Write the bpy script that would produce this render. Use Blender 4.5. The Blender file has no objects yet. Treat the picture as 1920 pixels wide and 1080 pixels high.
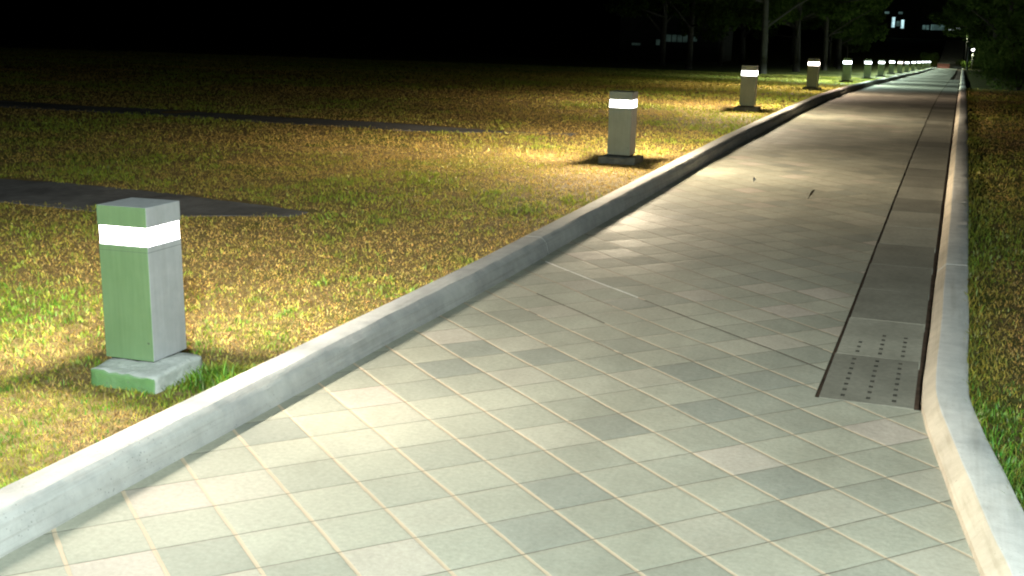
import bpy, bmesh, math, random
import numpy as np
from mathutils import Vector, Matrix, noise as mnoise

rng = np.random.default_rng(7)
random.seed(7)
S = bpy.context.scene
COL = S.collection
R = math.radians

# ------------------------------------------------------------------ helpers
def link(name, me, mat=None, parent=None):
    o = bpy.data.objects.new(name, me)
    COL.objects.link(o)
    if mat is not None and me is not None:
        if isinstance(mat, (list, tuple)):
            for m in mat: me.materials.append(m)
        else:
            me.materials.append(mat)
    if parent: o.parent = parent
    return o

def tag(o, label=None, cat=None, group=None, kind=None):
    if label: o['label'] = label
    if cat: o['category'] = cat
    if group: o['group'] = group
    if kind: o['kind'] = kind
    return o

def empty(name, loc, rz=0):
    o = bpy.data.objects.new(name, None)
    COL.objects.link(o); o.location = loc; o.rotation_euler = (0, 0, rz)
    o.empty_display_size = 0.2
    return o

def bm_mesh(bm, name, smooth=False):
    me = bpy.data.meshes.new(name)
    bm.normal_update()
    bm.to_mesh(me); bm.free()
    if smooth:
        for p in me.polygons: p.use_smooth = True
    return me

def box_bm(x0, x1, y0, y1, z0, z1, bev=0.0, bm=None, seg=2):
    own = bm is None
    b = bmesh.new()
    bmesh.ops.create_cube(b, size=1.0)
    for v in b.verts:
        v.co = Vector((x0 + (v.co.x + .5) * (x1 - x0), y0 + (v.co.y + .5) * (y1 - y0), z0 + (v.co.z + .5) * (z1 - z0)))
    if bev > 0:
        bmesh.ops.bevel(b, geom=list(b.edges), offset=bev, segments=seg, affect='EDGES', profile=0.6)
    if own: return b
    tmp = bpy.data.meshes.new('tmp'); b.to_mesh(tmp); b.free(); bm.from_mesh(tmp); bpy.data.meshes.remove(tmp)
    return bm

def tube(bm, pts, rads, seg=8):
    rings = []
    n = len(pts)
    for i, (p, r) in enumerate(zip(pts, rads)):
        p = Vector(p)
        d = (Vector(pts[min(i + 1, n - 1)]) - Vector(pts[max(i - 1, 0)])).normalized()
        a = d.orthogonal().normalized(); b = d.cross(a)
        rings.append([bm.verts.new(p + (a * math.cos(t) + b * math.sin(t)) * r)
                      for t in [2 * math.pi * k / seg for k in range(seg)]])
    # keep rings aligned
    for i in range(n - 1):
        A, B = rings[i], rings[i + 1]
        best = min(range(seg), key=lambda k: (A[0].co - B[k].co).length)
        B = B[best:] + B[:best]; rings[i + 1] = B
        for k in range(seg):
            try: bm.faces.new((A[k], A[(k + 1) % seg], B[(k + 1) % seg], B[k]))
            except ValueError: pass
    try:
        bm.faces.new(rings[0][::-1]); bm.faces.new(rings[-1])
    except ValueError: pass

def arr_mesh(name, V, F, col=None):
    """V (n,3), F (m,k) constant k"""
    me = bpy.data.meshes.new(name)
    n, m, k = len(V), len(F), F.shape[1]
    me.vertices.add(n); me.vertices.foreach_set('co', np.asarray(V, np.float32).ravel())
    me.loops.add(m * k); me.loops.foreach_set('vertex_index', np.asarray(F, np.int32).ravel())
    me.polygons.add(m)
    me.polygons.foreach_set('loop_start', np.arange(0, m * k, k, dtype=np.int32))
    me.polygons.foreach_set('loop_total', np.full(m, k, np.int32))
    me.update(calc_edges=True)
    if col is not None:
        a = me.color_attributes.new('col', 'FLOAT_COLOR', 'POINT')
        c = np.ones((n, 4), np.float32); c[:, :3] = col
        a.data.foreach_set('color', c.ravel())
    return me

def grid_mesh(name, xs_fn, ys, nx, zfn):
    """rows at ys; xs_fn(y)->(x0,x1)"""
    V = []
    for y in ys:
        x0, x1 = xs_fn(y)
        x = x0 + (x1 - x0) * np.linspace(0, 1, nx)
        V.append(np.stack([x, np.full(nx, y), zfn(x, np.full(nx, y))], 1))
    V = np.concatenate(V)
    ny = len(ys)
    i = np.arange(nx - 1); j = np.arange(ny - 1)
    I, J = np.meshgrid(i, j)
    a = (J * nx + I).ravel()
    F = np.stack([a, a + 1, a + nx + 1, a + nx], 1)
    me = arr_mesh(name, V, F)
    me.polygons.foreach_set('use_smooth', np.ones(len(F), bool))
    return me

def vnoise(x, y, seed=0):
    xi = np.floor(x).astype(np.int64); yi = np.floor(y).astype(np.int64)
    fx = x - xi; fy = y - yi
    fx = fx * fx * (3 - 2 * fx); fy = fy * fy * (3 - 2 * fy)
    def h(a, b):
        n = (a * 374761393 + b * 668265263 + seed * 974711) & 0x7fffffff
        n = ((n ^ (n >> 13)) * 1274126177) & 0x7fffffff
        return ((n ^ (n >> 16)) & 0xffff) / 65535.0
    return (h(xi, yi) * (1 - fx) + h(xi + 1, yi) * fx) * (1 - fy) + (h(xi, yi + 1) * (1 - fx) + h(xi + 1, yi + 1) * fx) * fy

# ------------------------------------------------------------------ terrain
PY = [-40, 8, 12, 18, 25, 30, 37, 46.6, 62, 76, 92, 111, 130, 148, 165, 170, 232, 260, 900]
PZ = [0, 0, .055, .125, .135, .12, .0, -.22, -.63, -.96, -1.42, -1.88, -2.33, -2.78, -3.2, -3.28, -0.3, 0.0, 0.0]
# soften the kinks
_yy = np.arange(-60, 900, .5); _zz = np.interp(_yy, PY, PZ)
_k = np.hanning(9); _k /= _k.sum(); _zz = np.convolve(np.pad(_zz, 4, mode='edge'), _k, mode='valid')
def pz(y): return np.interp(y, _yy, _zz)
def XR(y): return 0.0045 * np.maximum(0, np.asarray(y, float) - 6)
def XL(y): return -3.0 + XR(y)
# right kerb inner base line
RKY = [-14, -2, 3.0, 4.4, 4.89, 5.44, 5.88, 6.25, 6.7, 8]
RKX = [3.3, 1.25, .47, .25, .177, .10, .04, .004, 0.0, 0.009]
def RK(y):
    y = np.asarray(y, float)
    return np.where(y < 8, np.interp(y, RKY, RKX), XR(y))
LAWN = .060

# ------------------------------------------------------------------ node helpers
class NT:
    def __init__(s, name):
        s.m = bpy.data.materials.new(name); s.m.use_nodes = True
        s.t = s.m.node_tree; s.t.nodes.clear()
        s.out = s.n('ShaderNodeOutputMaterial')
    def n(s, typ, **kw):
        nd = s.t.nodes.new(typ)
        for k, v in kw.items():
            if k.startswith('i_'):
                key = k[2:]; key = int(key) if key.isdigit() else key.replace('_', ' ')
                nd.inputs[key].default_value = v
            else: setattr(nd, k, v)
        return nd
    def l(s, a, b): s.t.links.new(a, b)
    def math(s, op, a, b=None, c=None):
        nd = s.n('ShaderNodeMath', operation=op)
        for k, v in enumerate((a, b, c)):
            if v is None: continue
            if hasattr(v, 'is_linked') or hasattr(v, 'links'): s.l(v, nd.inputs[k])
            else: nd.inputs[k].default_value = v
        return nd.outputs[0]
    def noise(s, vec, scale, detail=4, rough=.55):
        nd = s.n('ShaderNodeTexNoise'); nd.inputs['Scale'].default_value = scale
        nd.inputs['Detail'].default_value = detail; nd.inputs['Roughness'].default_value = rough
        if vec is not None: s.l(vec, nd.inputs['Vector'])
        return nd.outputs['Fac']
    def ramp(s, fac, stops):
        nd = s.n('ShaderNodeValToRGB'); cr = nd.color_ramp
        while len(cr.elements) < len(stops): cr.elements.new(.5)
        for e, (p, c) in zip(cr.elements, stops):
            e.position = p; e.color = (*c, 1) if len(c) == 3 else c
        s.l(fac, nd.inputs[0]); return nd.outputs[0]
    def mix(s, fac, a, b, mode='MIX'):
        nd = s.n('ShaderNodeMix', data_type='RGBA', blend_type=mode)
        for k, v in ((0, fac), (6, a), (7, b)):
            if hasattr(v, 'links'): s.l(v, nd.inputs[k])
            else: nd.inputs[k].default_value = (v if k == 0 else ((*v, 1) if len(v) == 3 else v))
        return nd.outputs[2]
    def bump(s, h, strength=.5, dist=.01, normal=None):
        nd = s.n('ShaderNodeBump'); nd.inputs['Strength'].default_value = strength; nd.inputs['Distance'].default_value = dist
        s.l(h, nd.inputs['Height'])
        if normal is not None: s.l(normal, nd.inputs['Normal'])
        return nd.outputs[0]
    def finish(s, color, rough=.8, normal=None, spec=.3, **kw):
        p = s.n('ShaderNodeBsdfPrincipled')
        for key, v in (('Base Color', color), ('Roughness', rough), ('Specular IOR Level', spec)):
            if hasattr(v, 'links'): s.l(v, p.inputs[key])
            else: p.inputs[key].default_value = (*v, 1) if isinstance(v, tuple) and len(v) == 3 else v
        if normal is not None: s.l(normal, p.inputs['Normal'])
        s.l(p.outputs[0], s.out.inputs[0]); s.p = p
        return s.m
    def obj(s): return s.n('ShaderNodeTexCoord').outputs['Object']
    def pos(s): return s.n('ShaderNodeNewGeometry').outputs['Position']

def ramp_simple(name, c0, c1, scale, rough=.8, bumpd=.003, detail=6, spec=.3):
    t = NT(name); v = t.obj()
    f = t.noise(v, scale, detail)
    c = t.ramp(f, [(.3, c0), (.7, c1)])
    nb = t.noise(v, scale * 6, 5)
    return t.finish(c, rough, t.bump(nb, .6, bumpd), spec)

# ------------------------------------------------------------------ materials
TILE = .30
ANG = R(28.4082 + 19.8)          # grid axis i, in the path frame
_th = R(19.8)
_ox, _oy = -5.5239 * TILE, 11.506 * TILE
GOX = _ox * math.cos(_th) - _oy * math.sin(_th)
GOY = _ox * math.sin(_th) + _oy * math.cos(_th)

def mat_paving():
    t = NT('paving'); P = t.pos()
    sep = t.n('ShaderNodeSeparateXYZ'); t.l(P, sep.inputs[0])
    X, Y = sep.outputs[0], sep.outputs[1]
    # slight wander of the joints
    w1 = t.math('MULTIPLY', t.math('SUBTRACT', t.noise(P, .8, 2), .5), .045)
    w2 = t.math('MULTIPLY', t.math('SUBTRACT', t.noise(P, 9, 2), .5), .012)
    w = t.math('ADD', w1, w2)
    dx = t.math('SUBTRACT', X, GOX); dy = t.math('SUBTRACT', Y, GOY)
    ca, sa = math.cos(ANG) / TILE, math.sin(ANG) / TILE
    i = t.math('ADD', t.math('ADD', t.math('MULTIPLY', dx, ca), t.math('MULTIPLY', dy, sa)), w)
    j = t.math('ADD', t.math('SUBTRACT', t.math('MULTIPLY', dy, ca), t.math('MULTIPLY', dx, sa)), w)
    fi = t.math('FRACT', i); fj = t.math('FRACT', j)
    ii = t.math('FLOOR', i); jj = t.math('FLOOR', j)
    idv = t.n('ShaderNodeCombineXYZ'); t.l(ii, idv.inputs[0]); t.l(jj, idv.inputs[1])
    wn = t.n('ShaderNodeTexWhiteNoise', noise_dimensions='2D'); t.l(idv.outputs[0], wn.inputs['Vector'])
    wsep = t.n('ShaderNodeSeparateColor'); t.l(wn.outputs['Color'], wsep.inputs[0])
    r1, r2, r3 = wsep.outputs[0], wsep.outputs[1], wsep.outputs[2]
    # distance to the joints
    ei = t.math('SUBTRACT', .5, t.math('ABSOLUTE', t.math('SUBTRACT', fi, .5)))
    ej = t.math('SUBTRACT', .5, t.math('ABSOLUTE', t.math('SUBTRACT', fj, .5)))
    jn = t.noise(P, 14, 3)
    wi = t.math('MULTIPLY_ADD', jn, .026, .009)     # wide sandy joint (const i)
    wj = t.math('MULTIPLY_ADD', jn, .009, .004)    # tight dark joint (const j)
    mi = t.math('SUBTRACT', 1, smooth(t, ei, wi, .010))
    mj = t.math('SUBTRACT', 1, smooth(t, ej, wj, .008))
    # tile colour
    fine = t.noise(P, 45, 8, .65)
    big = t.noise(P, 1.1, 4)
    c = t.ramp(wn.outputs['Value'], [(0, (.255, .270, .252)), (.12, (.292, .303, .272)), (.5, (.325, .332, .293)),
                                     (.8, (.350, .355, .312)), (.94, (.365, .358, .32)), (1, (.41, .375, .35))])
    c = t.mix(1.0, c, t.ramp(fine, [(.3, (.86, .86, .84)), (.7, (1.1, 1.1, 1.08))]), 'MULTIPLY')
    c = t.mix(1.0, c, t.ramp(big, [(.3, (.88, .87, .84)), (.7, (1.08, 1.07, 1.04))]), 'MULTIPLY')
    # long soft stains
    mp = t.n('ShaderNodeMapping'); mp.inputs['Scale'].default_value = (.9, .28, 1); t.l(P, mp.inputs[0])
    st = t.noise(mp.outputs[0], 1.4, 5, .6)
    c = t.mix(1.0, c, t.ramp(st, [(.36, (.84, .83, .81)), (.56, (1.02, 1.01, 1.0))]), 'MULTIPLY')
    c = t.mix(1.0, c, (.96, .96, .95), 'MULTIPLY')
    # joint colours
    jsel = t.noise(P, 1.7, 3)
    dark_line = t.math('GREATER_THAN', jsel, .60)
    ymask = t.n('ShaderNodeMapRange'); ymask.inputs['From Min'].default_value = 5.0; ymask.inputs['From Max'].default_value = 7.5
    t.l(Y, ymask.inputs[0])
    jc = t.mix(t.math('MULTIPLY', t.math('MULTIPLY', dark_line, ymask.outputs[0]), .85), (.43, .345, .25), (.10, .085, .07))
    far = t.n('ShaderNodeMapRange'); far.inputs['From Min'].default_value = 6.8; far.inputs['From Max'].default_value = 9
    t.l(Y, far.inputs[0])
    jc = t.mix(t.math('MULTIPLY', far.outputs[0], .75), jc, (.17, .15, .125))
    # re-pointed joints: one white length, two dark lengths
    near = t.math('FLOOR', t.math('ADD', i, .5))
    def stretch(idx, j0, j1):
        a = t.math('COMPARE', near, float(idx), .1)
        b = t.math('MULTIPLY', t.math('GREATER_THAN', j, j0), t.math('LESS_THAN', j, j1))
        return t.math('MULTIPLY', a, b)
    dk = t.math('MAXIMUM', stretch(15, 3.3, 9.6), stretch(13, 8.2, 11.2))
    jc = t.mix(dk, jc, (.085, .07, .055)); jc = t.mix(stretch(15, 9.9, 14.3), jc, (.74, .73, .70))
    c = t.mix(t.math('MULTIPLY', mi, .88), c, jc)
    jfade = t.math('MULTIPLY_ADD', t.noise(P, 4, 3), .9, .30)
    c = t.mix(t.math('MULTIPLY', mj, jfade), c, (.125, .115, .09))
    # heights: each paver sits at its own slight tilt
    tilt = t.math('ADD', t.math('MULTIPLY', t.math('SUBTRACT', r1, .5), t.math('SUBTRACT', fi, .5)),
                  t.math('MULTIPLY', t.math('SUBTRACT', r2, .5), t.math('SUBTRACT', fj, .5)))
    h = t.math('MULTIPLY', tilt, .0105)
    dome = t.math('MULTIPLY', smooth(t, t.math('MINIMUM', ei, ej), .0, .09), .0016)
    h = t.math('ADD', h, dome)
    h = t.math('ADD', h, t.math('MULTIPLY', fine, .0017))
    h = t.math('ADD', h, t.math('MULTIPLY', t.noise(P, 170, 3), .0007))
    h = t.math('ADD', h, t.math('MULTIPLY', t.noise(P, 7, 3), .006))
    h = t.math('SUBTRACT', h, t.math('MULTIPLY', t.math('MAXIMUM', mi, mj), .0015))
    nb = t.bump(h, 1.0, 1.0)
    rough = t.math('MULTIPLY_ADD', r3, .12, .70)
    return t.finish(c, rough, nb, .15)

def smooth(t, v, a, w):
    """smoothstep(a, a+w, v)"""
    nd = t.n('ShaderNodeMapRange', interpolation_type='SMOOTHSTEP')
    t.l(v, nd.inputs[0])
    if hasattr(a, 'links'):
        t.l(a, nd.inputs[1]); t.l(t.math('ADD', a, w), nd.inputs[2])
    else:
        nd.inputs[1].default_value = a; nd.inputs[2].default_value = a + w
    nd.inputs[3].default_value = 0; nd.inputs[4].default_value = 1
    return nd.outputs[0]

def mat_concrete(name, lo, hi, stain=.6, warm=None):
    t = NT(name); P = t.pos()
    f = t.noise(P, 9, 8, .65); g = t.noise(P, 1.6, 5); v = t.noise(P, 70, 4)
    c = t.ramp(f, [(.3, lo), (.7, hi)])
    c = t.mix(1.0, c, t.ramp(g, [(.35, (stain,) * 3), (.6, (1.04, 1.04, 1.02))]), 'MULTIPLY')
    pit = t.n('ShaderNodeTexVoronoi'); pit.inputs['Scale'].default_value = 46; t.l(P, pit.inputs['Vector'])
    pm = t.math('LESS_THAN', pit.outputs['Distance'], t.math('MULTIPLY_ADD', t.noise(P, 5, 2), .5, -.14))
    c = t.mix(t.math('MULTIPLY', pm, .5), c, tuple(x * .45 for x in lo))
    # thin streaks along the kerb
    mp = t.n('ShaderNodeMapping'); mp.inputs['Scale'].default_value = (6, .35, 22); t.l(P, mp.inputs[0])
    sk = t.noise(mp.outputs[0], 2.2, 4, .6)
    c = t.mix(1.0, c, t.ramp(sk, [(.34, (.86, .85, .83)), (.5, (1, 1, 1))]), 'MULTIPLY')
    h = t.math('ADD', t.math('MULTIPLY', f, .006), t.math('MULTIPLY', v, .0016))
    h = t.math('SUBTRACT', h, t.math('MULTIPLY', pm, .002))
    return t.finish(c, .85, t.bump(h, 1, 1), .25)

M = {}
M['paving'] = mat_paving()
M['kerb'] = mat_concrete('kerb_concrete', (.34, .345, .34), (.44, .44, .435), .84)
M['kerb_warm_lit'] = mat_concrete('kerb_concrete_warm_lit', (.44, .39, .31), (.56, .50, .41), .8)  # inner-face copy, warm lamp light painted into the concrete colour
M['mortar_k'] = ramp_simple('kerb_joint', (.02, .02, .018), (.045, .042, .036), 30)
M['kerb_pale'] = mat_concrete('kerb_concrete_pale', (.43, .435, .43), (.57, .57, .56), .84)
M['strip'] = mat_concrete('strip_concrete', (.14, .14, .145), (.21, .21, .215), .6)
M['block'] = mat_concrete('block_concrete', (.30, .34, .31), (.44, .47, .44), .75)

def mat_cover(name, k):
    t = NT(name); P = t.pos()
    f = t.noise(P, 30, 8, .65); g = t.noise(P, 2.5, 5)
    lo = tuple(x * k for x in (.20, .20, .17)); hi = tuple(x * k for x in (.29, .285, .245))
    c = t.ramp(f, [(.3, lo), (.7, hi)])
    c = t.mix(1.0, c, t.ramp(g, [(.35, (.82, .82, .8)), (.65, (1.06, 1.06, 1.04))]), 'MULTIPLY')
    return t.finish(c, .7, t.bump(t.noise(P, 90, 5), .7, .0012), .3)
M['cover_dark'] = mat_cover('drain_cover_dark', .74)
M['cover'] = mat_cover('drain_cover_grey', 1.08)
M['pit'] = ramp_simple('hole_dirt', (.02, .018, .014), (.05, .045, .035), 20)
M['channel'] = ramp_simple('channel_dirt', (.035, .02, .012), (.10, .06, .04), 12)

def mat_ground(name='turf_soil', k=1.0, th=.50):
    t = NT(name); P = t.pos()
    f = t.noise(P, 26, 8, .7); g = t.noise(P, .55, 4); g2 = t.noise(P, 3.0, 5)
    tan = t.ramp(f, [(.25, (.11, .078, .034)), (.5, (.25, .185, .08)), (.75, (.42, .33, .16))])
    grn = t.ramp(f, [(.25, (.06, .068, .018)), (.5, (.15, .165, .04)), (.75, (.26, .27, .08))])
    m = t.math('ADD', t.math('MULTIPLY', g, .6), t.math('MULTIPLY', g2, .4))
    mm = smooth(t, m, th, .14)
    sy = t.n('ShaderNodeSeparateXYZ'); t.l(P, sy.inputs[0])
    mm = t.math('MAXIMUM', mm, smooth(t, sy.outputs[1], 29.0, 6.0))
    c = t.mix(mm, tan, grn)
    c = t.mix(1.0, c, (k, k, k), 'MULTIPLY')
    return t.finish(c, .95, t.bump(t.noise(P, 60, 6, .7), 1, .02), .1)
M['turf'] = mat_ground()
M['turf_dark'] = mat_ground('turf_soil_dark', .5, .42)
M['earth'] = ramp_simple('earth', (.03, .026, .014), (.06, .05, .025), 3, .95, .01)

def mat_blades():
    t = NT('grass_blades')
    a = t.n('ShaderNodeVertexColor', layer_name='col')
    d = t.n('ShaderNodeBsdfDiffuse'); t.l(a.outputs[0], d.inputs[0])
    tr = t.n('ShaderNodeBsdfTranslucent'); t.l(a.outputs[0], tr.inputs[0])
    g = t.n('ShaderNodeBsdfGlossy'); g.inputs['Roughness'].default_value = .5
    m = t.n('ShaderNodeMixShader'); m.inputs[0].default_value = .35
    t.l(d.outputs[0], m.inputs[1]); t.l(tr.outputs[0], m.inputs[2])
    m2 = t.n('ShaderNodeMixShader'); m2.inputs[0].default_value = .03
    t.l(m.outputs[0], m2.inputs[1]); t.l(g.outputs[0], m2.inputs[2])
    t.l(m2.outputs[0], t.out.inputs[0]); return t.m
M['blades'] = mat_blades()

def mat_post(name, G0, G1):
    # grey painted concrete, green tint on the object -Y face
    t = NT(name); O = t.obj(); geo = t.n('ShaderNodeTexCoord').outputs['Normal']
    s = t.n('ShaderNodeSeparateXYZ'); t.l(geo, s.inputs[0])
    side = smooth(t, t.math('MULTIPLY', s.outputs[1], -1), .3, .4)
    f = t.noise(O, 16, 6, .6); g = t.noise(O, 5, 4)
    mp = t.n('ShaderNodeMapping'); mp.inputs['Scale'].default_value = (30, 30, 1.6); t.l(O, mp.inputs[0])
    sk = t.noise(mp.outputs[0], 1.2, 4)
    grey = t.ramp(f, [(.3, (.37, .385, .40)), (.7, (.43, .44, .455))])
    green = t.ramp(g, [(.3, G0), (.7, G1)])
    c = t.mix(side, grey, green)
    c = t.mix(1.0, c, t.ramp(sk, [(.3, (.90, .90, .89)), (.6, (1.02, 1.02, 1.02))]), 'MULTIPLY')
    # chipped specks near the foot, a mortar line under the lamp
    so = t.n('ShaderNodeSeparateXYZ'); t.l(O, so.inputs[0])
    ln = t.math('COMPARE', so.outputs[2], .662, .0026)
    c = t.mix(t.math('MULTIPLY', ln, .45), c, (.10, .12, .10))
    low = t.math('LESS_THAN', so.outputs[2], .20)
    vo = t.n('ShaderNodeTexVoronoi'); vo.inputs['Scale'].default_value = 9; t.l(O, vo.inputs['Vector'])
    sp = t.math('MULTIPLY', low, t.math('LESS_THAN', vo.outputs['Distance'], .075))
    c = t.mix(t.math('MULTIPLY', sp, .7), c, (.07, .07, .06))
    return t.finish(c, .55, t.bump(t.noise(O, 120, 4), .5, .0008), .35)
M['post'] = mat_post('bollard_paint_green_face', (.145, .235, .115), (.172, .268, .138))
M['post_grey'] = mat_post('bollard_paint', (.235, .285, .245), (.29, .34, .295))
M['mortar'] = ramp_simple('dark_joint', (.02, .022, .018), (.05, .05, .04), 30)

def mat_block():
    t = NT('base_block'); O = t.obj()
    s = t.n('ShaderNodeSeparateXYZ'); t.l(t.n('ShaderNodeTexCoord').outputs['Normal'], s.inputs[0])
    side = smooth(t, t.math('MULTIPLY', s.outputs[1], -1), .45, .3)
    f = t.noise(O, 22, 8, .65); g = t.noise(O, 6, 4)
    grey = t.ramp(f, [(.3, (.38, .405, .385)), (.7, (.56, .58, .56))])
    green = t.ramp(g, [(.3, (.12, .25, .085)), (.7, (.17, .30, .14))])
    c = t.mix(side, grey, green)
    pit = t.n('ShaderNodeTexVoronoi'); pit.inputs['Scale'].default_value = 30; t.l(O, pit.inputs['Vector'])
    pm = t.math('LESS_THAN', pit.outputs['Distance'], .16)
    c = t.mix(t.math('MULTIPLY', pm, .45), c, (.14, .14, .12))
    return t.finish(c, .9, t.bump(t.math('ADD', t.math('MULTIPLY', f, .008), t.math('MULTIPLY', t.noise(O, 90, 4), .002)), 1, 1), .2)
M['base'] = mat_block()
M['base_dark'] = ramp_simple('base_block_dark', (.10, .105, .09), (.19, .195, .17), 14, .95, .004)  # darker grey for the bases of the other bollards

def mat_lens(name, col, st):
    t = NT(name)
    e = t.n('ShaderNodeEmission'); e.inputs[0].default_value = (*col, 1); e.inputs[1].default_value = st
    t.l(e.outputs[0], t.out.inputs[0])
    return t.m
M['lit_leaf_globe'] = mat_lens('lit_leaf_glow', (.55, .85, .22), .8)  # glow that stands in for a lit leaf cluster, on an added lamp
M['lens'] = mat_lens('lit_lens_white', (1, .97, .93), 14)
M['lens_warm'] = mat_lens('lit_lens_warm', (1, .86, .74), 14)
M['lens_cool'] = mat_lens('lit_lens_cool', (.88, .97, 1), 14)
for k in ('lens', 'lens_warm', 'lens_cool'): M[k].cycles.emission_sampling = 'NONE'

def mat_leaf(name, c0, c1):
    t = NT(name)
    r = t.n('ShaderNodeNewGeometry').outputs['Random Per Island']
    c = t.ramp(r, [(0, c0), (1, c1)])
    d = t.n('ShaderNodeBsdfDiffuse'); t.l(c, d.inputs[0])
    tr = t.n('ShaderNodeBsdfTranslucent'); t.l(c, tr.inputs[0])
    m = t.n('ShaderNodeMixShader'); m.inputs[0].default_value = .4
    t.l(d.outputs[0], m.inputs[1]); t.l(tr.outputs[0], m.inputs[2]); t.l(m.outputs[0], t.out.inputs[0])
    return t.m
M['leaf'] = mat_leaf('tree_leaves', (.03, .055, .012), (.085, .12, .03))
M['leaf2'] = mat_leaf('shrub_leaves', (.05, .09, .02), (.12, .17, .04))
M['bark'] = ramp_simple('bark', (.035, .03, .024), (.07, .06, .05), 6, .95, .02)
M['bark_pale'] = ramp_simple('bark_pale', (.075, .072, .062), (.12, .115, .10), 5, .9, .012)
M['metal'] = ramp_simple('painted_metal', (.05, .052, .055), (.085, .088, .09), 8, .45, .0006)
M['wall'] = ramp_simple('building_wall', (.035, .035, .034), (.06, .06, .056), 1.2, .9, .004)
M['brick'] = ramp_simple('brick_red', (.22, .075, .055), (.34, .13, .10), 5, .85, .006)
M['step'] = mat_concrete('step_stone', (.26, .27, .26), (.38, .39, .38), .75)
M['steprise'] = mat_concrete('step_riser', (.07, .07, .065), (.11, .11, .10), .75)

# ------------------------------------------------------------------ setting
ys_far = np.concatenate([np.arange(-30, 0, 3.), np.arange(0, 60, 1.), np.arange(60, 260, 3.), np.array([260, 320, 420, 600, 900.])])
g = link('ground', grid_mesh('ground', lambda y: (-400, 400), ys_far, 9, lambda x, y: pz(y) - .10), M['earth']); tag(g, kind='structure')

# strips across the left lawn (world rectangles) - used for cutting grass too
def strip_edge(x):   # first strip
    return 9.42 + .05 * (x + 9) , 10.72
def lawn_noise(x, y):
    return (vnoise(x * .7, y * .7, 3) - .5) * .03 + (vnoise(x * 3, y * 3, 4) - .5) * .012

def lawn_z(x, y):
    edge = np.exp(-np.clip((XL(y) - .2 - x), 0, 9) / .07) * (x < -1)
    return pz(y) + LAWN + .045 * edge + lawn_noise(x, y) * np.clip((np.abs(y) + 2) / 6, .3, 1)

ys_l = np.concatenate([np.arange(-20, 2, .5), np.arange(2, 14, .12), np.arange(14, 40, .3), np.arange(40, 240, 1.5), [250, 300, 400, 600, 880.]])
def left_rows():
    # non-uniform x: dense near the kerb
    u = np.linspace(0, 1, 150)
    off = np.concatenate([[0], np.cumsum(.05 * 1.055 ** np.arange(149))])
    off = off / off[-1] * 300
    V = []
    for y in ys_l:
        x = XL(y) - .205 - off[::-1]
        V.append(np.stack([x, np.full_like(x, y), lawn_z(x, np.full_like(x, y))], 1))
    V = np.concatenate(V); nx = 150; ny = len(ys_l)
    I, J = np.meshgrid(np.arange(nx - 1), np.arange(ny - 1)); a = (J * nx + I).ravel()
    me = arr_mesh('lawn', V, np.stack([a, a + 1, a + nx + 1, a + nx], 1)); me.polygons.foreach_set('use_smooth', np.ones(len(a), bool)); return me
o = link('lawn', left_rows(), M['turf']); tag(o, kind='structure')
def right_rows():
    off = np.concatenate([[0], np.cumsum(.05 * 1.06 ** np.arange(99))]); off = off / off[-1] * 250
    V = []
    for y in ys_l:
        x = float(RK(y)) + .225 + off
        V.append(np.stack([x, np.full_like(x, y), lawn_z(x, np.full_like(x, y))], 1))
    V = np.concatenate(V); nx = 100; ny = len(ys_l)
    I, J = np.meshgrid(np.arange(nx - 1), np.arange(ny - 1)); a = (J * nx + I).ravel()
    me = arr_mesh('lawn', V, np.stack([a, a + 1, a + nx + 1, a + nx], 1)); me.polygons.foreach_set('use_smooth', np.ones(len(a), bool)); return me
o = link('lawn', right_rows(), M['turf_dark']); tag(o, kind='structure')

# path
C0, CX0, CX1 = 6.215, -.515, -.012
def path_z(x, y):
    w = (vnoise(x * 1.3 + 5, y * 1.1, 11) - .5) * .016 + (vnoise(x * 3.1, y * 2.7, 12) - .5) * .006
    ed = np.clip((x - XL(y)) / .5, 0, 1) * np.clip((XR(y) + CX0 - x) / .5, 0, 1)
    ed = np.where(y < C0, np.clip((x - XL(y)) / .5, 0, 1), ed)
    big = (vnoise(x * .25 + 3, y * .55, 14) - .5) * .06 * np.clip((y - 9) / 12, 0, 1) * np.clip((150 - y) / 60, 0, 1)
    return pz(y) + big * ed + (.3 + .7 * ed) * w * np.clip((y - 3) / 6, .25, 1)
# the drain channel starts at Y=6.21: the sheet of pavers stops at its left edge there
C0, CX0, CX1 = 6.215, -.515, -.012
ys_p1 = np.concatenate([np.arange(-14, 2, .5), np.arange(2, C0, .1), [C0]])
ys_p2 = np.concatenate([[C0], np.arange(C0 + .1, 20, .12), np.arange(20, 60, .4), np.arange(60, 170, 1.5), [170.]])
m1 = grid_mesh('path', lambda y: (float(XL(y)) - .05, float(RK(y)) + .05), ys_p1, 42, path_z)
m2 = grid_mesh('path', lambda y: (float(XL(y)) - .05, float(XR(y)) + CX0 - .012), ys_p2, 36, path_z)
bm = bmesh.new(); bm.from_mesh(m1); bm.from_mesh(m2)
o = link('path', bm_mesh(bm, 'path', True), M['paving']); tag(o, kind='structure')
# channel bed below the covers
o = link('drain_channel', grid_mesh('drain_channel', lambda y: (float(XR(y)) + CX0 - .02, float(XR(y)) + .05), ys_p2, 3, lambda x, y: pz(y) - .045), M['channel']); tag(o, kind='structure')

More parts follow.
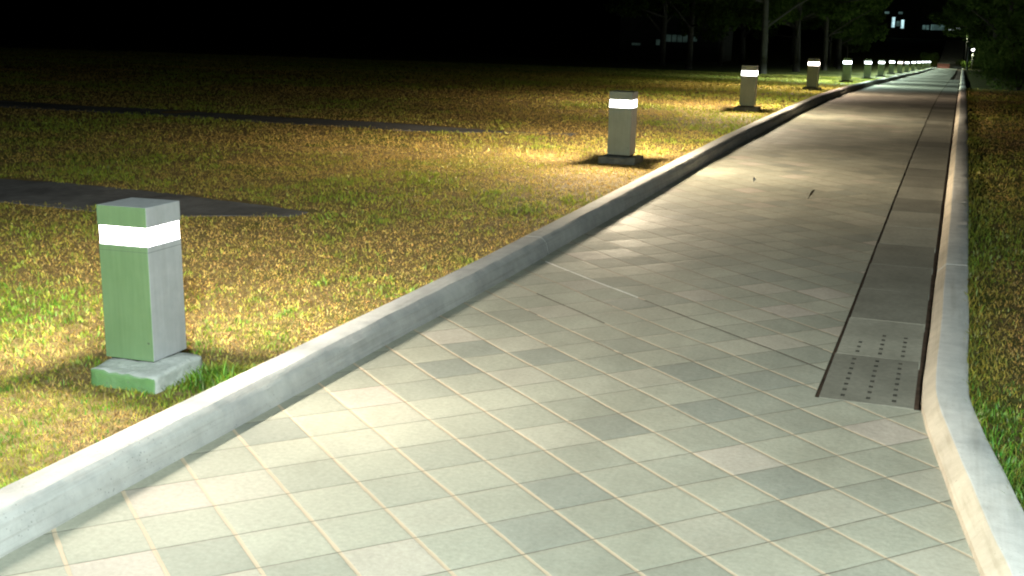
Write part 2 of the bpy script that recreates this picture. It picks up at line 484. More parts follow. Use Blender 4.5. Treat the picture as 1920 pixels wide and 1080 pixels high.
# kerbs: profile swept along Y
def sweep_kerb(name, prof, xf, ys, joints, mat, warm_lit_n=0, mort_i=1):
    """prof: list (x offset, z); joints: y positions with a 8 mm gap"""
    bm = bmesh.new()
    segs = []; cur = []
    allys = sorted(set(list(ys) + [j - .009 for j in joints] + [j + .009 for j in joints]))
    for y in allys:
        if any(abs(y - j) < .0085 for j in joints): continue
        cur.append(y)
        if any(abs(y - (j - .009)) < 1e-6 for j in joints): segs.append(cur); cur = []
    segs.append(cur)
    for sg in segs:
        if len(sg) < 2: continue
        rows = []
        for y in sg:
            x0 = float(xf(y)); z0 = float(pz(y))
            wob = (mnoise.noise(Vector((y * .6, 3.3, 0)))) * .006
            row = []
            for k, (dx, dz) in enumerate(prof):
                e = mnoise.noise(Vector((y * 3.5, k * 7.1, 1.7))) * .0035 if y < 25 else 0
                row.append(bm.verts.new((x0 + dx + wob + e, y, z0 + dz + e * .6)))
            rows.append(row)
        for a, b in zip(rows[:-1], rows[1:]):
            for k in range(len(prof) - 1):
                f_ = bm.faces.new((a[k], a[k + 1], b[k + 1], b[k]))
                if k < warm_lit_n: f_.material_index = 1
        bm.faces.new(rows[0]); bm.faces.new(rows[-1][::-1])
    xc = sum(p[0] for p in prof) / len(prof)
    for j in joints:                                   # recessed dark mortar in every joint
        rr_ = []
        for y in (j - .010, j + .010):
            x0 = float(xf(y)); z0 = float(pz(y))
            rr_.append([bm.verts.new((x0 + dx + (.004 if dx < xc else -.004), y, z0 + dz - .0045)) for dx, dz in prof])
        for k in range(len(prof) - 1):
            f_ = bm.faces.new((rr_[0][k], rr_[0][k + 1], rr_[1][k + 1], rr_[1][k])); f_.material_index = mort_i
    bmesh.ops.recalc_face_normals(bm, faces=bm.faces)
    me = bm_mesh(bm, name, False)
    o = link(name, me, mat); tag(o, kind='structure')
    try:
        me.set_sharp_from_angle(angle=R(28))
    except Exception: pass
    return o
ys_k = np.concatenate([np.arange(-14, 2, .5), np.arange(2, 16, .1), np.arange(16, 60, .5), np.arange(60, 170, 2.), [170.]])
lprof = [(-.215, -.10), (-.215, .128), (-.210, .136), (-.200, .140), (-.072, .140), (-.065, .137), (-.030, .104), (-.025, .097), (-.012, .05), (-.010, .044), (0, 0), (.004, -.10)]
sweep_kerb('kerb', lprof, XL, ys_k, [9.15, 19.2, 29.2, 39.2], [M['kerb'], M['mortar_k']])
rprof = [(.0, -.10), (.004, .0), (.006, .028), (.060, .090), (.066, .0955), (.074, .098), (.212, .100), (.222, .097), (.229, .088), (.232, -.10)]
sweep_kerb('kerb', rprof, RK, ys_k, [9.75, 19.8, 29.8, 39.8], [M['kerb_pale'], M['kerb_warm_lit'], M['mortar_k']], 4, 2)

# lawn strips
def strip(pts_near, pts_far, name='paved_strip'):
    bm = bmesh.new(); n = len(pts_near)
    a = [bm.verts.new((x, y, float(lawn_z(np.array([x]), np.array([y]))[0]) + .006)) for x, y in pts_near]
    b = [bm.verts.new((x, y, float(lawn_z(np.array([x]), np.array([y]))[0]) + .006)) for x, y in pts_far]
    for k in range(n - 1): bm.faces.new((a[k], a[k + 1], b[k + 1], b[k]))
    r = bmesh.ops.extrude_face_region(bm, geom=list(bm.faces))
    for v in r['geom']:
        if isinstance(v, bmesh.types.BMVert): v.co.z -= .10
    bmesh.ops.recalc_face_normals(bm, faces=bm.faces)
    o = link(name, bm_mesh(bm, name), M['strip']); tag(o, kind='structure'); return o
def mkpts(x0, x1, n, f): return [(x, f(x)) for x in np.linspace(x0, x1, n)]
S1n = lambda x: 8.85 + .02 * math.sin(x * 2.1) + max(0, x + 6.7) * .45
S1f = lambda x: 10.02 - max(0, x + 7.2) * .22
strip(mkpts(-45, -12, 20, S1n) + mkpts(-11.9, -5.5, 40, S1n), mkpts(-45, -12, 20, S1f) + mkpts(-11.9, -5.5, 40, S1f))
S2n = lambda x: 16.55 + .02 * math.sin(x * 1.7) + max(0, x + 7.8) * .45
S2f = lambda x: 17.45 - max(0, x + 7) * .1
strip(mkpts(-45, -5.35, 60, S2n), mkpts(-45, -5.35, 60, S2f))

SHADE_RINGS = [(-3.885, 14.75), (-3.86, 24.42)] + [(float(XL(Yb)) - .92, Yb) for Yb in (35.3, 46.0, 56.4)]  # bollard feet that get a painted ring of shade on the grass
# ------------------------------------------------------------------ grass blades (uncountable: one object per lawn)
def blades(name, n, d0, d1, a0, a1, side, seed, hscale=1.0, green=0.0):
    rg = np.random.default_rng(seed)
    d = np.exp(rg.uniform(np.log(d0), np.log(d1), n)); a = rg.uniform(a0, a1, n)   # angle from +Y, positive to +X
    x = d * np.sin(a); y = d * np.cos(a)
    if side < 0: keep = x < XL(y) - .208
    else: keep = x > RK(y) + .222
    # keep out of strips and bollard bases
    if side < 0:
        n1 = 8.85 + np.maximum(0, x + 6.7) * .45; f1 = 10.02 - np.maximum(0, x + 7.2) * .22
        fr = (rg.random(n) - .3) * .12 + (vnoise(x * 5, y * 5, 77) - .35) * .30
        keep &= ~((x < -5.5 + fr) & (y > n1 + fr) & (y < f1 + fr))
        n2 = 16.55 + np.maximum(0, x + 7.8) * .45; f2 = 17.45 - np.maximum(0, x + 7) * .1
        keep &= ~((x < -5.35 + fr) & (y > n2 + fr) & (y < f2 + fr))
        keep &= ~((x > -3.93) & (x < -3.53) & (y > 4.68) & (y < 5.10))
    x, y, d = x[keep], y[keep], d[keep]; n = len(x)
    z = lawn_z(x, y) - .004
    # patches: dry / green
    shade_ring = np.zeros(n); far_k = np.clip((d - 5.5) / 12, 0, .62)[:, None]
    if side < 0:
        for bx_, by_ in SHADE_RINGS: shade_ring = np.maximum(shade_ring, np.exp(-(np.hypot(x - bx_, (y - by_)) / .42) ** 4))
    p = .5 * vnoise(x * .55 + 9, y * .55, seed) + .3 * vnoise(x * 2.1, y * 2.1, seed + 1) + .2 * vnoise(x * 8, y * 8, seed + 2)
    p2 = vnoise(x * 14, y * 14, seed + 3)
    g = np.clip((p - .50 + green) * 4.2 + (p2 - .5) * 1.5 + rg.normal(0, .42, n) + (.02 if side < 0 else -.08 - .018 * np.clip(y, 0, 25)) - .10 * np.clip((-x - 6) / 8, 0, 1) - (.10 * np.clip((d - 6) / 4, 0, 1) if side < 0 else 0), 0, 1)
    if side < 0:
        # greener around the foot of the near bollard, by the kerb and past the fourth bollard
        r1 = np.hypot(x + 3.4, y - 4.95); g = np.clip(g + .9 * np.exp(-(r1 / .33) ** 2), 0, 1)
        g = np.clip(g + .8 * np.clip((y - 29) / 5, 0, 1), 0, 1)
        g = np.clip(g + .42 * np.clip((5.4 - y) / 1.6, 0, 1) * (vnoise(x * 4, y * 4, 5) > .36), 0, 1)
    else:
        e = x - RK(y) - .23; g = np.clip(g + .55 * np.exp(-(e / .25) ** 2), 0, 1)
    kd = np.clip((d / 5.0), 1, 6) ** .85
    w = rg.uniform(.0028, .0060, n) * kd * (1 + .25 * g)
    hgt = rg.uniform(.011, .028, n) * (.75 + .7 * g) * hscale * kd ** .28
    if side < 0:
        tall = np.exp(-((np.hypot((x + 3.36), (y - 4.98)) / .17) ** 2)); hgt += tall * rg.uniform(.0, .085, n) ** 1.0; w += tall * .003
    else:
        hgt *= 1 + .5 * np.exp(-(e / .10) ** 2)
    th = rg.uniform(0, 2 * np.pi, n)
    lean = rg.uniform(.3, 1.5, n) * hgt * (1.25 - .45 * g)
    la = th + np.pi / 2 + rg.normal(0, .5, n)
    wx, wy = np.cos(th) * w / 2, np.sin(th) * w / 2
    lx, ly = np.cos(la) * lean, np.sin(la) * lean
    V = np.empty((n, 5, 3), np.float32)
    V[:, 0] = np.stack([x - wx, y - wy, z], 1); V[:, 1] = np.stack([x + wx, y + wy, z], 1)
    V[:, 2] = np.stack([x + wx * .8 + lx * .35, y + wy * .8 + ly * .35, z + hgt * .62], 1)
    V[:, 3] = np.stack([x - wx * .8 + lx * .35, y - wy * .8 + ly * .35, z + hgt * .62], 1)
    V[:, 4] = np.stack([x + lx, y + ly, z + hgt], 1)
    b = np.arange(n)[:, None] * 5
    F = np.concatenate([b + [0, 1, 2], b + [0, 2, 3], b + [3, 2, 4]], 1).reshape(-1, 3)
    tan = np.stack([rg.uniform(.52, .82, n), rg.uniform(.38, .59, n), rg.uniform(.09, .20, n)], 1)
    brown = np.array([.17, .085, .035])
    tan = np.where(rg.random(n)[:, None] < .22, brown * rg.uniform(.8, 1.5, n)[:, None], tan)
    grn = np.stack([rg.uniform(.08, .22, n), rg.uniform(.22, .40, n), rg.uniform(.015, .05, n)], 1)
    yg = np.stack([rg.uniform(.28, .46, n), rg.uniform(.33, .45, n), rg.uniform(.03, .07, n)], 1)
    k1 = np.clip(g * 2, 0, 1)[:, None]; k2 = np.clip(g * 2 - 1, 0, 1)[:, None]
    c = tan * (1 - k1) + yg * k1; c = c * (1 - k2) + grn * k2
    cm = np.where(g[:, None] > .5, np.array([.27, .31, .06]), np.array([.47, .345, .14]))
    gm = np.clip((p - .47 + green) * 3.2 + .28, 0, 1)[:, None]
    cm = np.array([.60, .43, .12]) * (1 - gm) + np.array([.36, .38, .06]) * gm
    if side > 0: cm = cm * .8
    c = c * (1 - far_k) + cm * far_k
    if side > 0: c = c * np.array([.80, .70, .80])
    tuft = vnoise(x * 32, y * 32, seed + 8) * .6 + vnoise(x * 13, y * 13, seed + 9) * .4
    tk = np.clip(1.75 - d / 11, .35, 1.35)
    c = c * np.clip(1 + (tuft - .5) * 1.3 * tk, .15, 2)[:, None]
    c = c * (1 - shade_ring[:, None]) + np.array([.022, .035, .012]) * shade_ring[:, None]  # shade at the foot of the posts, put into the blade colour
    c = np.repeat(c[:, None, :], 5, 1)
    o = link(name, arr_mesh(name, V.reshape(-1, 3), F, c.reshape(-1, 3)), M['blades'])
    return tag(o, 'dry and green short grass covering the lawn beside the kerb', 'grass', kind='stuff')
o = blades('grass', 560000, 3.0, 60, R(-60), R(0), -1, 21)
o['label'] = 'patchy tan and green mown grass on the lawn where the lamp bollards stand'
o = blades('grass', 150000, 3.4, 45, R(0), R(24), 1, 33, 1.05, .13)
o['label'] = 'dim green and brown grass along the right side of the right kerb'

# ------------------------------------------------------------------ drain covers
def cover_mesh(L, rows):
    """slab .49 wide with rows of oblong holes cut as pits; rows = list of (ycentre list) for three columns"""
    W = CX1 - CX0 - .026
    holes = []
    for cx, ylist in rows:
        for yc in ylist: holes.append((cx - .011, cx + .011, yc - .021, yc + .021))
    xs = sorted(set([0, W] + [round(v, 4) for h in holes for v in h[:2]]))
    ys = sorted(set([0, L] + [round(v, 4) for h in holes for v in h[2:]]))
    bm = bmesh.new()
    T, D = 0, -.035
    def is_hole(x, y): return any(h[0] < x < h[1] and h[2] < y < h[3] for h in holes)
    vt = {}
    def v(x, y, z):
        k = (x, y, z)
        if k not in vt: vt[k] = bm.verts.new(k)
        return vt[k]
    for a, b in zip(xs[:-1], xs[1:]):
        for c, d in zip(ys[:-1], ys[1:]):
            if is_hole((a + b) / 2, (c + d) / 2):
                f = bm.faces.new((v(a, c, D), v(b, c, D), v(b, d, D), v(a, d, D))); f.material_index = 1
                for (p, q) in (((a, c), (b, c)), ((b, c), (b, d)), ((b, d), (a, d)), ((a, d), (a, c))):
                    f = bm.faces.new((v(*p, D), v(*p, T), v(*q, T), v(*q, D))); f.material_index = 1
            else:
                bm.faces.new((v(a, c, T), v(b, c, T), v(b, d, T), v(a, d, T)))
    # sides
    B = -.05
    for (p, q) in (((0, 0), (W, 0)), ((W, 0), (W, L)), ((W, L), (0, L)), ((0, L), (0, 0))):
        bm.faces.new((v(*p, B), v(*q, B), bm.verts.new((*q, T)), bm.verts.new((*p, T))))
    return bm_mesh(bm, 'drain_cover')
LC = .94
c3 = [.115, .245, .375]
full = [(cx, [.09 + .108 * k for k in range(8)]) for cx in c3]
part = [(c3[0], [.09, .20, .31]), (c3[1], [.09, .20, .31, .42, .53]), (c3[2], [.09, .20, .31, .42, .53])]
me_full = cover_mesh(LC - .008, full); me_part = cover_mesh(LC - .008, part); me_plain = cover_mesh(LC - .008, [])
me_full.materials.append(M['cover_dark']); me_full.materials.append(M['pit'])
me_part.materials.append(M['cover']); me_part.materials.append(M['pit'])
me_plain.materials.append(M['cover']); me_plain.materials.append(M['pit'])
me_plain2 = me_plain.copy(); me_plain2.materials[0] = M['cover_dark']
yy = C0 + .004; k = 0
while yy < 70:
    me = me_full if k == 0 else me_part if k == 1 else (me_plain2 if random.random() < .4 else me_plain)
    o = link('drain_cover', me)
    y0, y1 = yy, yy + LC
    o.location = (float(XR(yy)) + CX0 + .010, yy, float(pz(y0)) + .003 + random.uniform(-.0006, .0006))
    o.rotation_euler = (math.atan2(float(pz(y1) - pz(y0)), LC), random.uniform(-.004, .004), random.uniform(-.003, .003))
    lab = ['dark grey drain cover with three rows of slots, nearest in the row',
           'paler drain cover just behind the nearest one, slots only at its near end',
           'plain grey drain cover third from the near end of the row',
           ][k] if k < 3 else 'plain grey concrete drain cover farther up the row beside the right kerb'
    tag(o, lab, 'drain cover', 'concrete drain covers laid along the right kerb')
    yy += LC; k += 1

# ------------------------------------------------------------------ bollards
PW, PD = .295, .28      # post width (x) and depth (y)
def block_mesh(poly, z0, z1, rough, seed, cuts=9):
    bm = bmesh.new()
    n = 1
    lo = [bm.verts.new((x, y, z0)) for x, y in poly]; hi = [bm.verts.new((x, y, z1)) for x, y in poly]
    bm.faces.new(lo[::-1]); bm.faces.new(hi)
    for k in range(4): bm.faces.new((lo[k], lo[(k + 1) % 4], hi[(k + 1) % 4], hi[k]))
    bmesh.ops.bevel(bm, geom=[e for e in bm.edges if all(v.co.z > z1 - .001 for v in e.verts) or abs(e.verts[0].co.z - e.verts[1].co.z) > .01],
                    offset=.007, segments=1, affect='EDGES')
    bmesh.ops.subdivide_edges(bm, edges=list(bm.edges), cuts=cuts, use_grid_fill=True)
    for v in bm.verts:
        p = v.co * 11 + Vector((seed, 0, 0))
        a = mnoise.noise(p); b = mnoise.noise(p * 2.7); c_ = mnoise.noise(v.co * 4 + Vector((0, seed, 0)))
        top = max(0, (v.co.z - (z0 + z1) / 2) / (z1 - z0) * 2)
        v.co.z += top * (a * .55 + b * .3 + c_ * .6) * rough
        v.co.x += (a * .5 + b * .4) * rough * .35; v.co.y += (b * .5 - a * .3) * rough * .35
    return bm_mesh(bm, 'concrete_base', True)

zs0, zl0, zl1, zc1 = .100, .691, .785, .888      # heights above the lawn
def bollard_parts(root, base_me, body_me, cap_me, lens_me, mort_me, lens_mat):
    b = link('concrete_base', base_me, None, root)
    p = link('post', body_me, None, root)
    c = link('cap', cap_me, None, root)
    m = link('mortar_joint', mort_me, None, root)
    l = link('lamp_lens', lens_me, None, root)
    return [b, p, c, m, l]
w2, d2 = PW / 2, PD / 2
# first bollard's base, in its own frame (centre of the post)
cx, cy = -3.803, 4.985
base1 = block_mesh([(-3.90 - cx, 4.655 - cy), (-3.525 - cx, 4.665 - cy), (-3.515 - cx, 5.06 - cy), (-3.99 - cx, 5.14 - cy)], -.08, .088, .024, 3.1)
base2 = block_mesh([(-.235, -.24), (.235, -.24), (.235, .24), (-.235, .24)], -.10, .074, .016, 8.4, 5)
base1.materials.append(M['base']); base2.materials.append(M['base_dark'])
bm = box_bm(-w2, w2, -d2, d2, zs0, zl0, .006)
# hollow collar rim: a second, slightly inset core runs through the lens
box_bm(-w2 + .045, w2 - .045, -d2 + .045, d2 - .045, zl0 - .004, zl1 + .004, 0, bm)
body = bm_mesh(bm, 'post'); body.materials.append(M['post']); body_g = body.copy(); body_g.materials[0] = M['post_grey']
# cap with a very slight taper
bm = box_bm(-w2 - .001, w2 + .001, -d2 - .001, d2 + .001, zl1, zc1, .005)
cap = bm_mesh(bm, 'cap'); cap.materials.append(M['post']); cap_g = cap.copy(); cap_g.materials[0] = M['post_grey']
bm = box_bm(-w2 + .02, w2 - .02, -d2 + .02, d2 - .02, .05, zs0 + .002, 0)
mort = bm_mesh(bm, 'mortar_joint'); mort.materials.append(M['mortar'])
def lens_mesh(mat):
    bm = bmesh.new(); e = .006
    z0, z1 = zl0 + .001, zl1 - .001
    c = [(-w2 + e, -d2 + e), (w2 - e, -d2 + e), (w2 - e, d2 - e), (-w2 + e, d2 - e)]
    lo = [bm.verts.new((x, y, z0)) for x, y in c]; hi = [bm.verts.new((x, y, z1)) for x, y in c]
    for k in range(4): bm.faces.new((lo[k], lo[(k + 1) % 4], hi[(k + 1) % 4], hi[k]))
    me = bm_mesh(bm, 'lamp_lens'); me.materials.append(mat); return me
lensw, lensm, lensc = lens_mesh(M['lens']), lens_mesh(M['lens_warm']), lens_mesh(M['lens_cool'])

# luminaire: four area lamps just in front of the lens, with the low, wide light distribution of a path bollard
def lamp_data(name, color, power, sx, sy):
    L = bpy.data.lights.new(name, 'AREA'); L.shape = 'RECTANGLE'; L.size = sx; L.size_y = sy
    L.energy = power; L.color = color; L.use_nodes = True; L.spread = R(138)
    nt = L.node_tree; nt.nodes.clear()
    out = nt.nodes.new('ShaderNodeOutputLight'); em = nt.nodes.new('ShaderNodeEmission')
    geo = nt.nodes.new('ShaderNodeNewGeometry'); sep = nt.nodes.new('ShaderNodeSeparateXYZ')
    nt.links.new(geo.outputs['Incoming'], sep.inputs[0])
    def mth(op, a, b):
        n = nt.nodes.new('ShaderNodeMath'); n.operation = op
        for k, v in enumerate((a, b)):
            if isinstance(v, (int, float)): n.inputs[k].default_value = v
            else: nt.links.new(v, n.inputs[k])
        return n.outputs[0]
    s = mth('MULTIPLY', sep.outputs[2], -1.0)            # >0 : towards the ground
    sd = mth('MAXIMUM', s, .16)
    m = mth('POWER', mth('DIVIDE', .4, sd), .5)
    up = mth('LESS_THAN', s, .0)
    mr = nt.nodes.new('ShaderNodeMapRange'); mr.interpolation_type = 'SMOOTHSTEP'
    nt.links.new(s, mr.inputs[0]); mr.inputs[1].default_value = .04; mr.inputs[2].default_value = .22; mr.inputs[3].default_value = .025; mr.inputs[4].default_value = 1
    m = mth('MULTIPLY', m, mr.outputs[0])
    f = mth('ADD', mth('MULTIPLY', m, mth('SUBTRACT', 1.0, up)), mth('MULTIPLY', up, UPK))
    nt.links.new(f, em.inputs['Strength'])
    nt.links.new(em.outputs[0], out.inputs[0])
    return L
UPK = .16
BOLL = [(-3.803, 4.985), None]
bpos = [(-3.803, 4.985), (-3.885, 14.72), (-3.86, 24.4), None]
for Yb in (35.3, 46.0, 56.4, 66.0, 76.0, 86.2, 97.4, 110.2, 123.6, 137, 150, 163):
    pass
positions = [(-3.803, 4.985), (-3.885, 14.75), (-3.86, 24.42)] + [(float(XL(Yb)) - .92, Yb) for Yb in (35.3, 46.0, 56.4, 66.0, 76.0, 86.2, 97.4, 110.2, 123.6, 137, 150, 163)]
behind = (-3.75, -5.2)
WARM, PINK, COOLG, WHT = (1, .80, .55), (1, .78, .58), (.74, 1, .80), (.82, 1, .74)
ldata = {}
def mk_lamps(root, color, power, key):
    if key not in ldata:
        ldata[key] = (lamp_data('lens_light', color, power, PW - .02, zl1 - zl0 - .01), lamp_data('lens_light', color, power, PD - .02, zl1 - zl0 - .01))
    la, lb = ldata[key]; zc = (zl0 + zl1) / 2; e = .003
    for (L, loc, rot) in ((la, (0, -d2 + e, zc), (R(-90), 0, 0)), (la, (0, d2 - e, zc), (R(-90), 0, R(180))),
                          (lb, (w2 - e, 0, zc), (R(-90), 0, R(90))), (lb, (-w2 + e, 0, zc), (R(-90), 0, R(-90)))):
        lo = bpy.data.objects.new('lens_light', L); COL.objects.link(lo); lo.parent = root
        lo.location = loc; lo.rotation_euler = rot
labels = ['nearest lamp bollard, large in the left foreground, green side face and chipped concrete base',
          'second lamp bollard up the path, dark-footed grey post on the sunlit-tan lawn',
          'third lamp bollard, first whose dark base spreads flat on orange grass',
          'fourth lamp bollard with a pinkish glow, brownish post',
          'fifth lamp bollard, first one with a cool blue-white light on green grass',
          'sixth lamp bollard, small dark post just right of the fifth',
          'seventh lamp bollard in the receding row']
labels[1] = 'second lamp bollard up the path, grey post with a dark base on the lawn'
BP = 95.0
cfg = {'b1': ((1, .90, .74), BP * 1.0), 'warm': ((1, .83, .58), BP * 1.7), 'pink': ((1, .76, .56), BP * 1.25), 'cool': ((.78, 1, .84), BP * 2.1), 'green': ((.80, 1, .70), BP * .6)}
for n, (bx, by) in enumerate(positions):
    root = empty('lamp_bollard', (bx, by, float(pz(by)) + LAWN), R([0, 0, 1.5, -1, 1][n] if n < 5 else random.uniform(-2, 2)))
    lab = labels[n] if n < len(labels) else 'far lamp bollard in the merging line of lights near the path end'
    tag(root, lab, 'bollard light', 'lamp bollards along the left kerb')
    if n == 0: root.rotation_euler = (0, R(-1.0), 0)
    lm = lensw if n < 3 else lensm if n in (3, 8) else lensc
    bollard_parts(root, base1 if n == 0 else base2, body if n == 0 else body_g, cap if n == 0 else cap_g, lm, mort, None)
    key = 'b1' if n == 0 else 'warm' if n < 3 else 'pink' if n == 3 else 'cool'
    mk_lamps(root, *cfg[key], key)
# the bollard of the same row that stands behind the camera
root = empty('lamp_bollard', (behind[0], behind[1], LAWN))
tag(root, 'lamp bollard of the same row standing behind the viewpoint, out of frame', 'bollard light', 'lamp bollards along the left kerb')
bollard_parts(root, base2, body, cap, lensw, mort, None); mk_lamps(root, *cfg['green'], 'green')

# ------------------------------------------------------------------ street lamp behind the camera (cool light over the foreground)
def street_lamp(loc, label, power, color, h=4.6, arm=(-.9, .35), headr=.16):
    root = empty('street_lamp', loc); tag(root, label, 'street lamp')
    bm = bmesh.new(); tube(bm, [(0, 0, -.1), (0, 0, .5), (0, 0, h)], [.07, .06, .04], 12)
    tube(bm, [(0, 0, h - .05), (arm[0] * .5, arm[1] * .5, h + .12), (arm[0], arm[1], h + .1)], [.03, .028, .025], 8)
    link('pole', bm_mesh(bm, 'pole', True), M['metal'], root)
    bm = box_bm(arm[0] - .3, arm[0] + .16, arm[1] - .13, arm[1] + .13, h + .04, h + .15, .02)
    link('lamp_head', bm_mesh(bm, 'lamp_head'), M['metal'], root)
    bm = box_bm(arm[0] - .26, arm[0] + .12, arm[1] - .1, arm[1] + .1, h + .03, h + .0385, 0)
    link('diffuser', bm_mesh(bm, 'diffuser'), M['lens_cool'], root)
    L = bpy.data.lights.new('head_light', 'AREA'); L.shape = 'RECTANGLE'; L.size = .34; L.size_y = .18; L.energy = power; L.color = color
    lo = bpy.data.objects.new('head_light', L); COL.objects.link(lo); lo.parent = root; lo.location = (arm[0] - .07, arm[1], h + .026)
    return root
street_lamp((1.9, -2.9, LAWN), 'cool white street lamp beside the path behind the viewpoint', 3400, (.86, 1.0, .95))

# ------------------------------------------------------------------ trees
def leaf_cloud(n, clumps, size, rg, name):
    """clumps: list of (centre, radius xyz)"""
    C = np.array([c for c, r in clumps]); RR = np.array([r for c, r in clumps])
    k = rg.integers(0, len(C), n)
    u = rg.normal(0, 1, (n, 3)); u /= np.linalg.norm(u, axis=1)[:, None]
    rad = rg.uniform(.25, 1, n) ** .6
    P = C[k] + u * RR[k] * rad[:, None]
    a = rg.normal(0, 1, (n, 3)); a /= np.linalg.norm(a, axis=1)[:, None]
    b = np.cross(a, rg.normal(0, 1, (n, 3))); b /= np.linalg.norm(b, axis=1)[:, None]
    s = rg.uniform(.6, 1.3, n)[:, None] * size
    V = np.stack([P - a * s, P + b * s * .42, P + a * s, P - b * s * .42], 1)
    i = np.arange(n)[:, None] * 4
    return arr_mesh(name, V.reshape(-1, 3), i + np.array([[0, 1, 2, 3]]))
def make_tree(seed, h=8.5, cb=3.0, cr=3.6, nleaf=7000, tr=.16, size=.15):
    rg = np.random.default_rng(seed); rd = random.Random(seed)
    bm = bmesh.new()
    lean = (rd.uniform(-.3, .3), rd.uniform(-.3, .3))
    top = Vector((lean[0], lean[1], h * .62))
    pts = [(0, 0, -.2), (0, 0, .15), (lean[0] * .2, lean[1] * .2, h * .2), (lean[0] * .6, lean[1] * .6, h * .42), tuple(top)]
    tube(bm, pts, [tr * 1.6, tr * 1.15, tr, tr * .8, tr * .45], 10)
    clumps = []
    for k in range(11):
        a = 2 * math.pi * k / 11 + rd.uniform(-.3, .3)
        z0 = rd.uniform(cb * .75, h * .6); f = z0 / (h * .62)
        s = Vector((lean[0] * f, lean[1] * f, z0))
        rr = cr * rd.uniform(.45, .95)
        e = Vector((math.cos(a) * rr, math.sin(a) * rr, min(h, z0 + rd.uniform(.2, 2.6))))
        mid = s.lerp(e, .5) + Vector((0, 0, rd.uniform(-.1, .4)))
        tube(bm, [s, mid, e], [tr * .45, tr * .28, tr * .1], 6)
        for q in range(3):
            c = s.lerp(e, rd.uniform(.55, 1.1)) + Vector((rd.uniform(-.7, .7), rd.uniform(-.7, .7), rd.uniform(-.3, .8)))
            r = rd.uniform(.55, 1.15); clumps.append(((c.x, c.y, max(c.z, cb + .1)), (r, r, r * rd.uniform(.5, .8))))
    for k in range(8):
        r = rd.uniform(.8, 1.4); clumps.append(((rd.uniform(-1.6, 1.6), rd.uniform(-1.6, 1.6), rd.uniform(h * .6, h)), (r, r, r * .7)))
    return bm_mesh(bm, 'trunk', True), leaf_cloud(nleaf, clumps, size, rg, 'crown')
protos = [make_tree(41, 8.5, 2.3, 4.2, 9000), make_tree(42, 9.2, 2.1, 4.8, 10500, .19), make_tree(43, 7.5, 2.0, 3.9, 8500, .14)]
for t_, c_ in protos: t_.materials.append(M['bark']); c_.materials.append(M['leaf'])
pale_t = protos[0][0].copy(); pale_t.materials[0] = M['bark_pale']
TREES = [  # ratio x/Y, Y, proto, scale, label
    (-.232, 76, 1, 1.0, 'dark tree with a slim trunk, leftmost of those showing beyond the lawn'),
    (-.209, 66, 0, 1.0, 'tree with a grey trunk rising left of the third bollard, behind the lawn'),
    (-.183, 92, 2, 1.1, 'dark thin-trunked tree behind the third lamp bollard'),
    (-.1475, 60, 3, 1.0, 'tree with the palest trunk, just right of the third bollard'),
    (-.121, 72, 1, .95, 'tree behind the fourth bollard, its trunk left of the lamp'),
    (-.099, 88, 0, 1.05, 'dark tree between the fourth and fifth bollards, far back'),
    (-.088, 104, 2, 1.2, 'leafy tree whose crown hangs above the fifth and sixth bollards'),
    (-.090, 122, 1, 1.1, 'tree with low crown above the sixth bollard'),
    (-.096, 140, 0, 1.1, 'tree framing the left side of the two lit windows'),
    (-.082, 160, 2, .9, 'small far tree left of the lit windows, near the end of the lamp row'),
    (-.165, 112, 1, 1.2, 'far dark tree behind the pale trunk'),
    (-.125, 130, 0, 1.2, 'far dark tree deep behind the fourth bollard'),
    (.060, 50, 1, 1.0, 'large dark tree on the right lawn beyond the hedge bushes'),
    (.034, 74, 0, 1.0, 'dark tree overhanging the right kerb, second on that side'),
    (.027, 104, 2, 1.2, 'dark tree overhanging the far right kerb'),
    (.020, 140, 1, 1.1, 'far tree right of the path end, leaves catching lamp light'),
    (.10, 62, 0, 1.1, 'dark tree at the right edge of the picture'),
]
for n, (rt, Y, p, s, lab) in enumerate(TREES):
    x = rt * Y
    r = empty('tree', (x, Y, float(pz(Y)) + LAWN - .02), random.uniform(0, 6.28)); r.scale = (s, s, s)
    tm = pale_t if p == 3 else protos[p][0]
    link('trunk', tm, None, r); link('crown', protos[0 if p == 3 else p][1], None, r)
    tag(r, lab, 'tree', 'trees beyond the lamp row' if x < 0 else 'trees right of the path')

